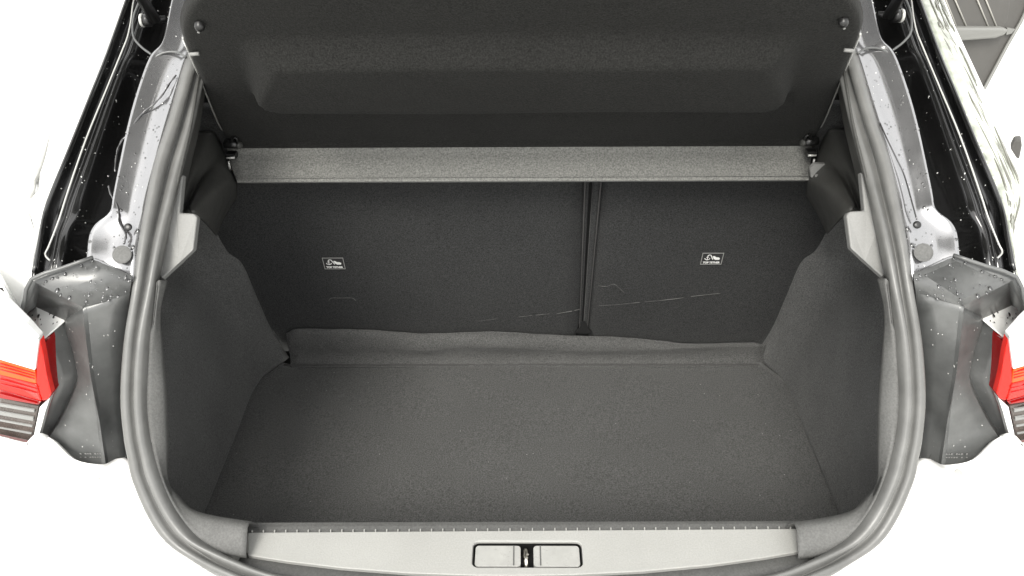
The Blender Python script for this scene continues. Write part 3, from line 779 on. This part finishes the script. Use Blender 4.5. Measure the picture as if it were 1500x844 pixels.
link('hem_stitch', *tube(hem, .0007, 1, 5), M['lip'], ps)
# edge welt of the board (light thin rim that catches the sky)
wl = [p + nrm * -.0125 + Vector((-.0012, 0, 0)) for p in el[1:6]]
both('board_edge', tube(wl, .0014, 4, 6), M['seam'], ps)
# hinge clips, pins, tabs (per side)
def addclip(side):
    X = (lambda p: p) if side < 0 else MX
    c = PY(345, 212, 1.045)
    def L_(name, vf, m, par):
        v, f = vf; v = [X(p) for p in v]
        if side > 0: f = [tuple(reversed(q)) for q in f]
        return link(name, v, f, m, par, smooth=name != 'clip_block')
    b = L_('hinge_clip', join(tube([c + Vector((-.016, .004, .0)), c + Vector((.004, 0, 0))], .0065, 1, 12), tube([c + Vector((-.004, -.003, .006)), c + Vector((.001, -.006, .013)), c + Vector((.006, -.006, .012)), c + Vector((.005, -.004, .002))], .0018, 3, 8)), M['blk'], ps)
    L_('hinge_pin', disc(c + Vector((.006, -.002, 0)), Vector((.9, -.4, .1)), .0055, .003, 14), M['plas'], b)
    L_('clip_block', boxv(PY(340, 227, 1.04), .014, .012, .008), M['blk'], b)
    L_('clip_tab', boxv(PY(338, 231, 1.032), .012, .003, .0025), M['seam'], b)
    L_('clip_tab', boxv(PY(336, 242, 1.032), .0022, .003, .012), M['seam'], b)
addclip(-1); addclip(1)
sp2 = SHp(286, 73) + nrm * .006
both('cord_tab', join(tube([sp2 + Vector((-.006, 0, 0)), sp2 + Vector((.005, 0, .001))], .0022, 2, 8)), M['plast'], ps)
both('cord_stud', disc(SHp(293, 33) + nrm * .002, nrm, .0055, .006, 14), M['blk'], ps)
both('stud_tip', disc(SHp(292, 36) + nrm * .009, nrm, .0015, .001, 8), M['plast'], ps)
# right support bracket
bb = PY(1199, 250, 1.02)
link('support_bracket', *join(prism([PY(1190, 243, 1.02), PY(1194, 240, 1.02), PY(1210, 241, 1.02), PY(1209, 250, 1.02), PY(1200, 251, 1.02), PY(1196, 260, 1.02), PY(1188, 260, 1.02), PY(1187, 248, 1.02)], Vector((0, .006, 0))), tube([PY(1196, 256, 1.01), PY(1197, 269, 1.01)], .0022, 2, 8)), M['plast'], sup[1], smooth=False)

# ------------------------------------------------------------------ open tailgate and roof (above the frame)
def slab(name, pts, dv, m, par=car, **k): return link(name, *prism(pts, dv), M[m], par, smooth=False, orient=False, **k)
def TG(x, t, up=0): return Vector((x, 1.42 - .97 * t, 1.60 + .46 * t + up))
def tgring(x0, x1, t0, t1, wx, wt0, wt1, up, dv):
    o_ = [TG(-x0, t0, up), TG(x0, t0, up), TG(x1, t1, up), TG(-x1, t1, up)]
    i_ = [TG(-x0 + wx, t0 + wt0, up), TG(x0 - wx, t0 + wt0, up), TG(x1 - wx, t1 - wt1, up), TG(-x1 + wx, t1 - wt1, up)]
    return join(*[prism([o_[k], o_[(k + 1) % 4], i_[(k + 1) % 4], i_[k]], dv) for k in range(4)]), i_
ringv, win = tgring(.56, .62, 0, 1, .10, .10, .42, 0, Vector((0, .02, .045)))
tg = link('tailgate', *ringv, M['white'], car, smooth=False, orient=False)
tr_, _ = tgring(.52, .58, .03, .97, .055, .06, .38, -.014, Vector((0, -.004, -.012)))
link('tailgate_trim', *tr_, M['plas'], tg, smooth=False, orient=False)
wm = mat('tinted_rear_glass', (.02, .02, .02), .05); wm.node_tree.nodes['Principled BSDF'].inputs['Alpha'].default_value = .7
link('rear_window', *prism([p + Vector((0, .01, .02)) for p in win], Vector((0, .002, .004))), wm, tg, smooth=False, orient=False)
slab('roof', [Vector((-.55, 1.38, 1.50)), Vector((.55, 1.38, 1.50)), Vector((.58, 2.7, 1.53)), Vector((-.58, 2.7, 1.53))], Vector((0, 0, .04)), 'white', bevel=.01)

# ------------------------------------------------------------------ open rear door (right)
YD = 2.15
def DP(px, py, dy=0): return PY(px, py, YD + dy + (px - 1440) * .0012)
dr = link('rear_door', *prism([DP(*p) for p in ((1340, -90), (1530, -60), (1503, 14), (1475, 65), (1450, 112), (1437, 140), (1395, 190), (1330, 200))], Vector((.02, .03, 0))), M['door'], car, smooth=False, bevel=.004)
dr['label'] = 'grey trimmed inside of the open right rear door'
link('door_insert', *prism([DP(*p, -.01) for p in ((1345, -80), (1478, -80), (1479, 10), (1476, 30), (1468, 42), (1385, 44), (1350, 44))], Vector((0, .012, 0))), M['door'], dr, smooth=False, bevel=.003)
link('armrest', *prism([DP(*p, -.035) for p in ((1350, 41), (1470, 41), (1478, 44), (1472, 52), (1458, 57), (1405, 61), (1350, 62))], Vector((0, .035, 0))), M['doorl'], dr, smooth=False, bevel=.006)
link('handle_strip', *prism([DP(*p, -.012) for p in ((1476, 41), (1488, 43), (1482, 50), (1474, 52))], Vector((0, .01, 0))), M['doorl'], dr, smooth=False, bevel=.002)
for xa, xb in ((1383, 1401), (1396, 1416), (1429, 1448), (1442, 1460)):
    link('stitch_line', *tube([DP(xa - 8, -25, -.013), DP(xb, 40, -.013)], .0022, 1, 5), M['stitch'], dr)
link('door_edge_seal', *tube([DP(1515, -40, -.004), DP(1503, 15, -.006), DP(1475, 67, -.006), DP(1450, 114, -.006), DP(1438, 136, -.006)], .005, 3, 8), M['doorl'], dr)
hd = [PY(*p, 1.15) for p in ((1486, 206), (1496, 205), (1497, 214), (1493, 234), (1489, 232), (1480, 218))]
link('outer_handle', *prism(hd, Vector((.01, .02, 0))), M['door'], car, smooth=False, bevel=.003)

# ------------------------------------------------------------------ raindrops
def drops(parents, vf, n, rmin, rmax, accept=None, m='water', name='raindrops'):
    V, F = vf; tris = []
    for q in F:
        a, b, c = V[q[0]], V[q[1]], V[q[2]]; nrm_ = (b - a).cross(c - a); ar = nrm_.length
        if ar < 1e-10: continue
        nrm_.normalize()
        ce = sum((V[i] for i in q), Vector()) / len(q)
        if nrm_.dot(CO - ce) < 0: nrm_ = -nrm_
        if accept and not accept(ce): continue
        tris.append((ar, q, nrm_))
    if not tris: return
    out = []
    for q in random.choices(tris, weights=[t[0] for t in tris], k=n):
        _, idx, nn_ = q
        k_ = random.randrange(1, len(idx) - 1); tri = (V[idx[0]], V[idx[k_]], V[idx[k_ + 1]]); a_, b_ = random.random(), random.random()
        if a_ + b_ > 1: a_, b_ = 1 - a_, 1 - b_
        c = tri[0] + (tri[1] - tri[0]) * a_ + (tri[2] - tri[0]) * b_
        r = rmin + (rmax - rmin) * random.random() ** 3
        a = nn_.cross(Vector((0, .3, -1))).normalized(); b = nn_.cross(a).normalized()
        el_ = 1 + random.random() * .7; vv = []; K = 8
        for rr, hh in ((1, 0), (.85, .20), (.5, .33)):
            for j in range(K):
                t = 2 * math.pi * j / K; vv.append(c + a * math.cos(t) * r * rr + b * math.sin(t) * r * rr * el_ + nn_ * (r * hh + .0002))
        vv.append(c + nn_ * r * .37)
        ff = [(i * K + j, i * K + (j + 1) % K, (i + 1) * K + (j + 1) % K, (i + 1) * K + j) for i in range(2) for j in range(K)] + [(2 * K + j, 2 * K + (j + 1) % K, 3 * K) for j in range(K)]
        out.append((vv, ff))
    for o in both(name, join(*out), M[m], parents, orient=False): o['kind'] = 'stuff'
drops(pc, pc_v, 420, .0005, .0012, None, 'wetdark')
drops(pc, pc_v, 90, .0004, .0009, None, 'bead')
drops(pc, pc_v, 22, .0015, .0034, lambda c: c.z < 1.14, 'wetdark')
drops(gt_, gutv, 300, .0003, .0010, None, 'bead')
drops(lsur, extra[0], 60, .0006, .0026, None, 'wetdark')
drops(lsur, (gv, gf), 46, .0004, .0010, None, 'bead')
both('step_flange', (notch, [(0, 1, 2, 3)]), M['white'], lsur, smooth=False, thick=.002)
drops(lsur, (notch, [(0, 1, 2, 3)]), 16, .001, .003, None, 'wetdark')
# water trail down the left pillar
tr = [(259, 110), (249, 122), (238, 138), (226, 153), (211, 164), (198, 180), (188, 196), (180, 205), (172, 218), (169, 235), (168, 252)]
def trail(pts, r, dy=-.002): return tube([S(p[0] + random.uniform(-1, 1), p[1], dy) for p in pts], lambda t: r * (.7 + .5 * math.sin(t * 37) ** 2), 4, 6)
link('water_trail', *join(trail(tr, .0011), trail([(160, 272), (162, 285), (170, 297), (174, 310), (175, 325), (180, 335), (184, 345), (182, 358)], .0014)), M['wetdark'], pc[0])
def trailR(pts, r, dy=-.002):
    return tube([S(p[0], p[1], dy) for p in pts], r, 4, 6)
link('water_trail', *trailR([(1289, 180), (1300, 205), (1313, 232), (1325, 258), (1337, 300), (1343, 322)], .0009), M['wetdark'], pc[1])
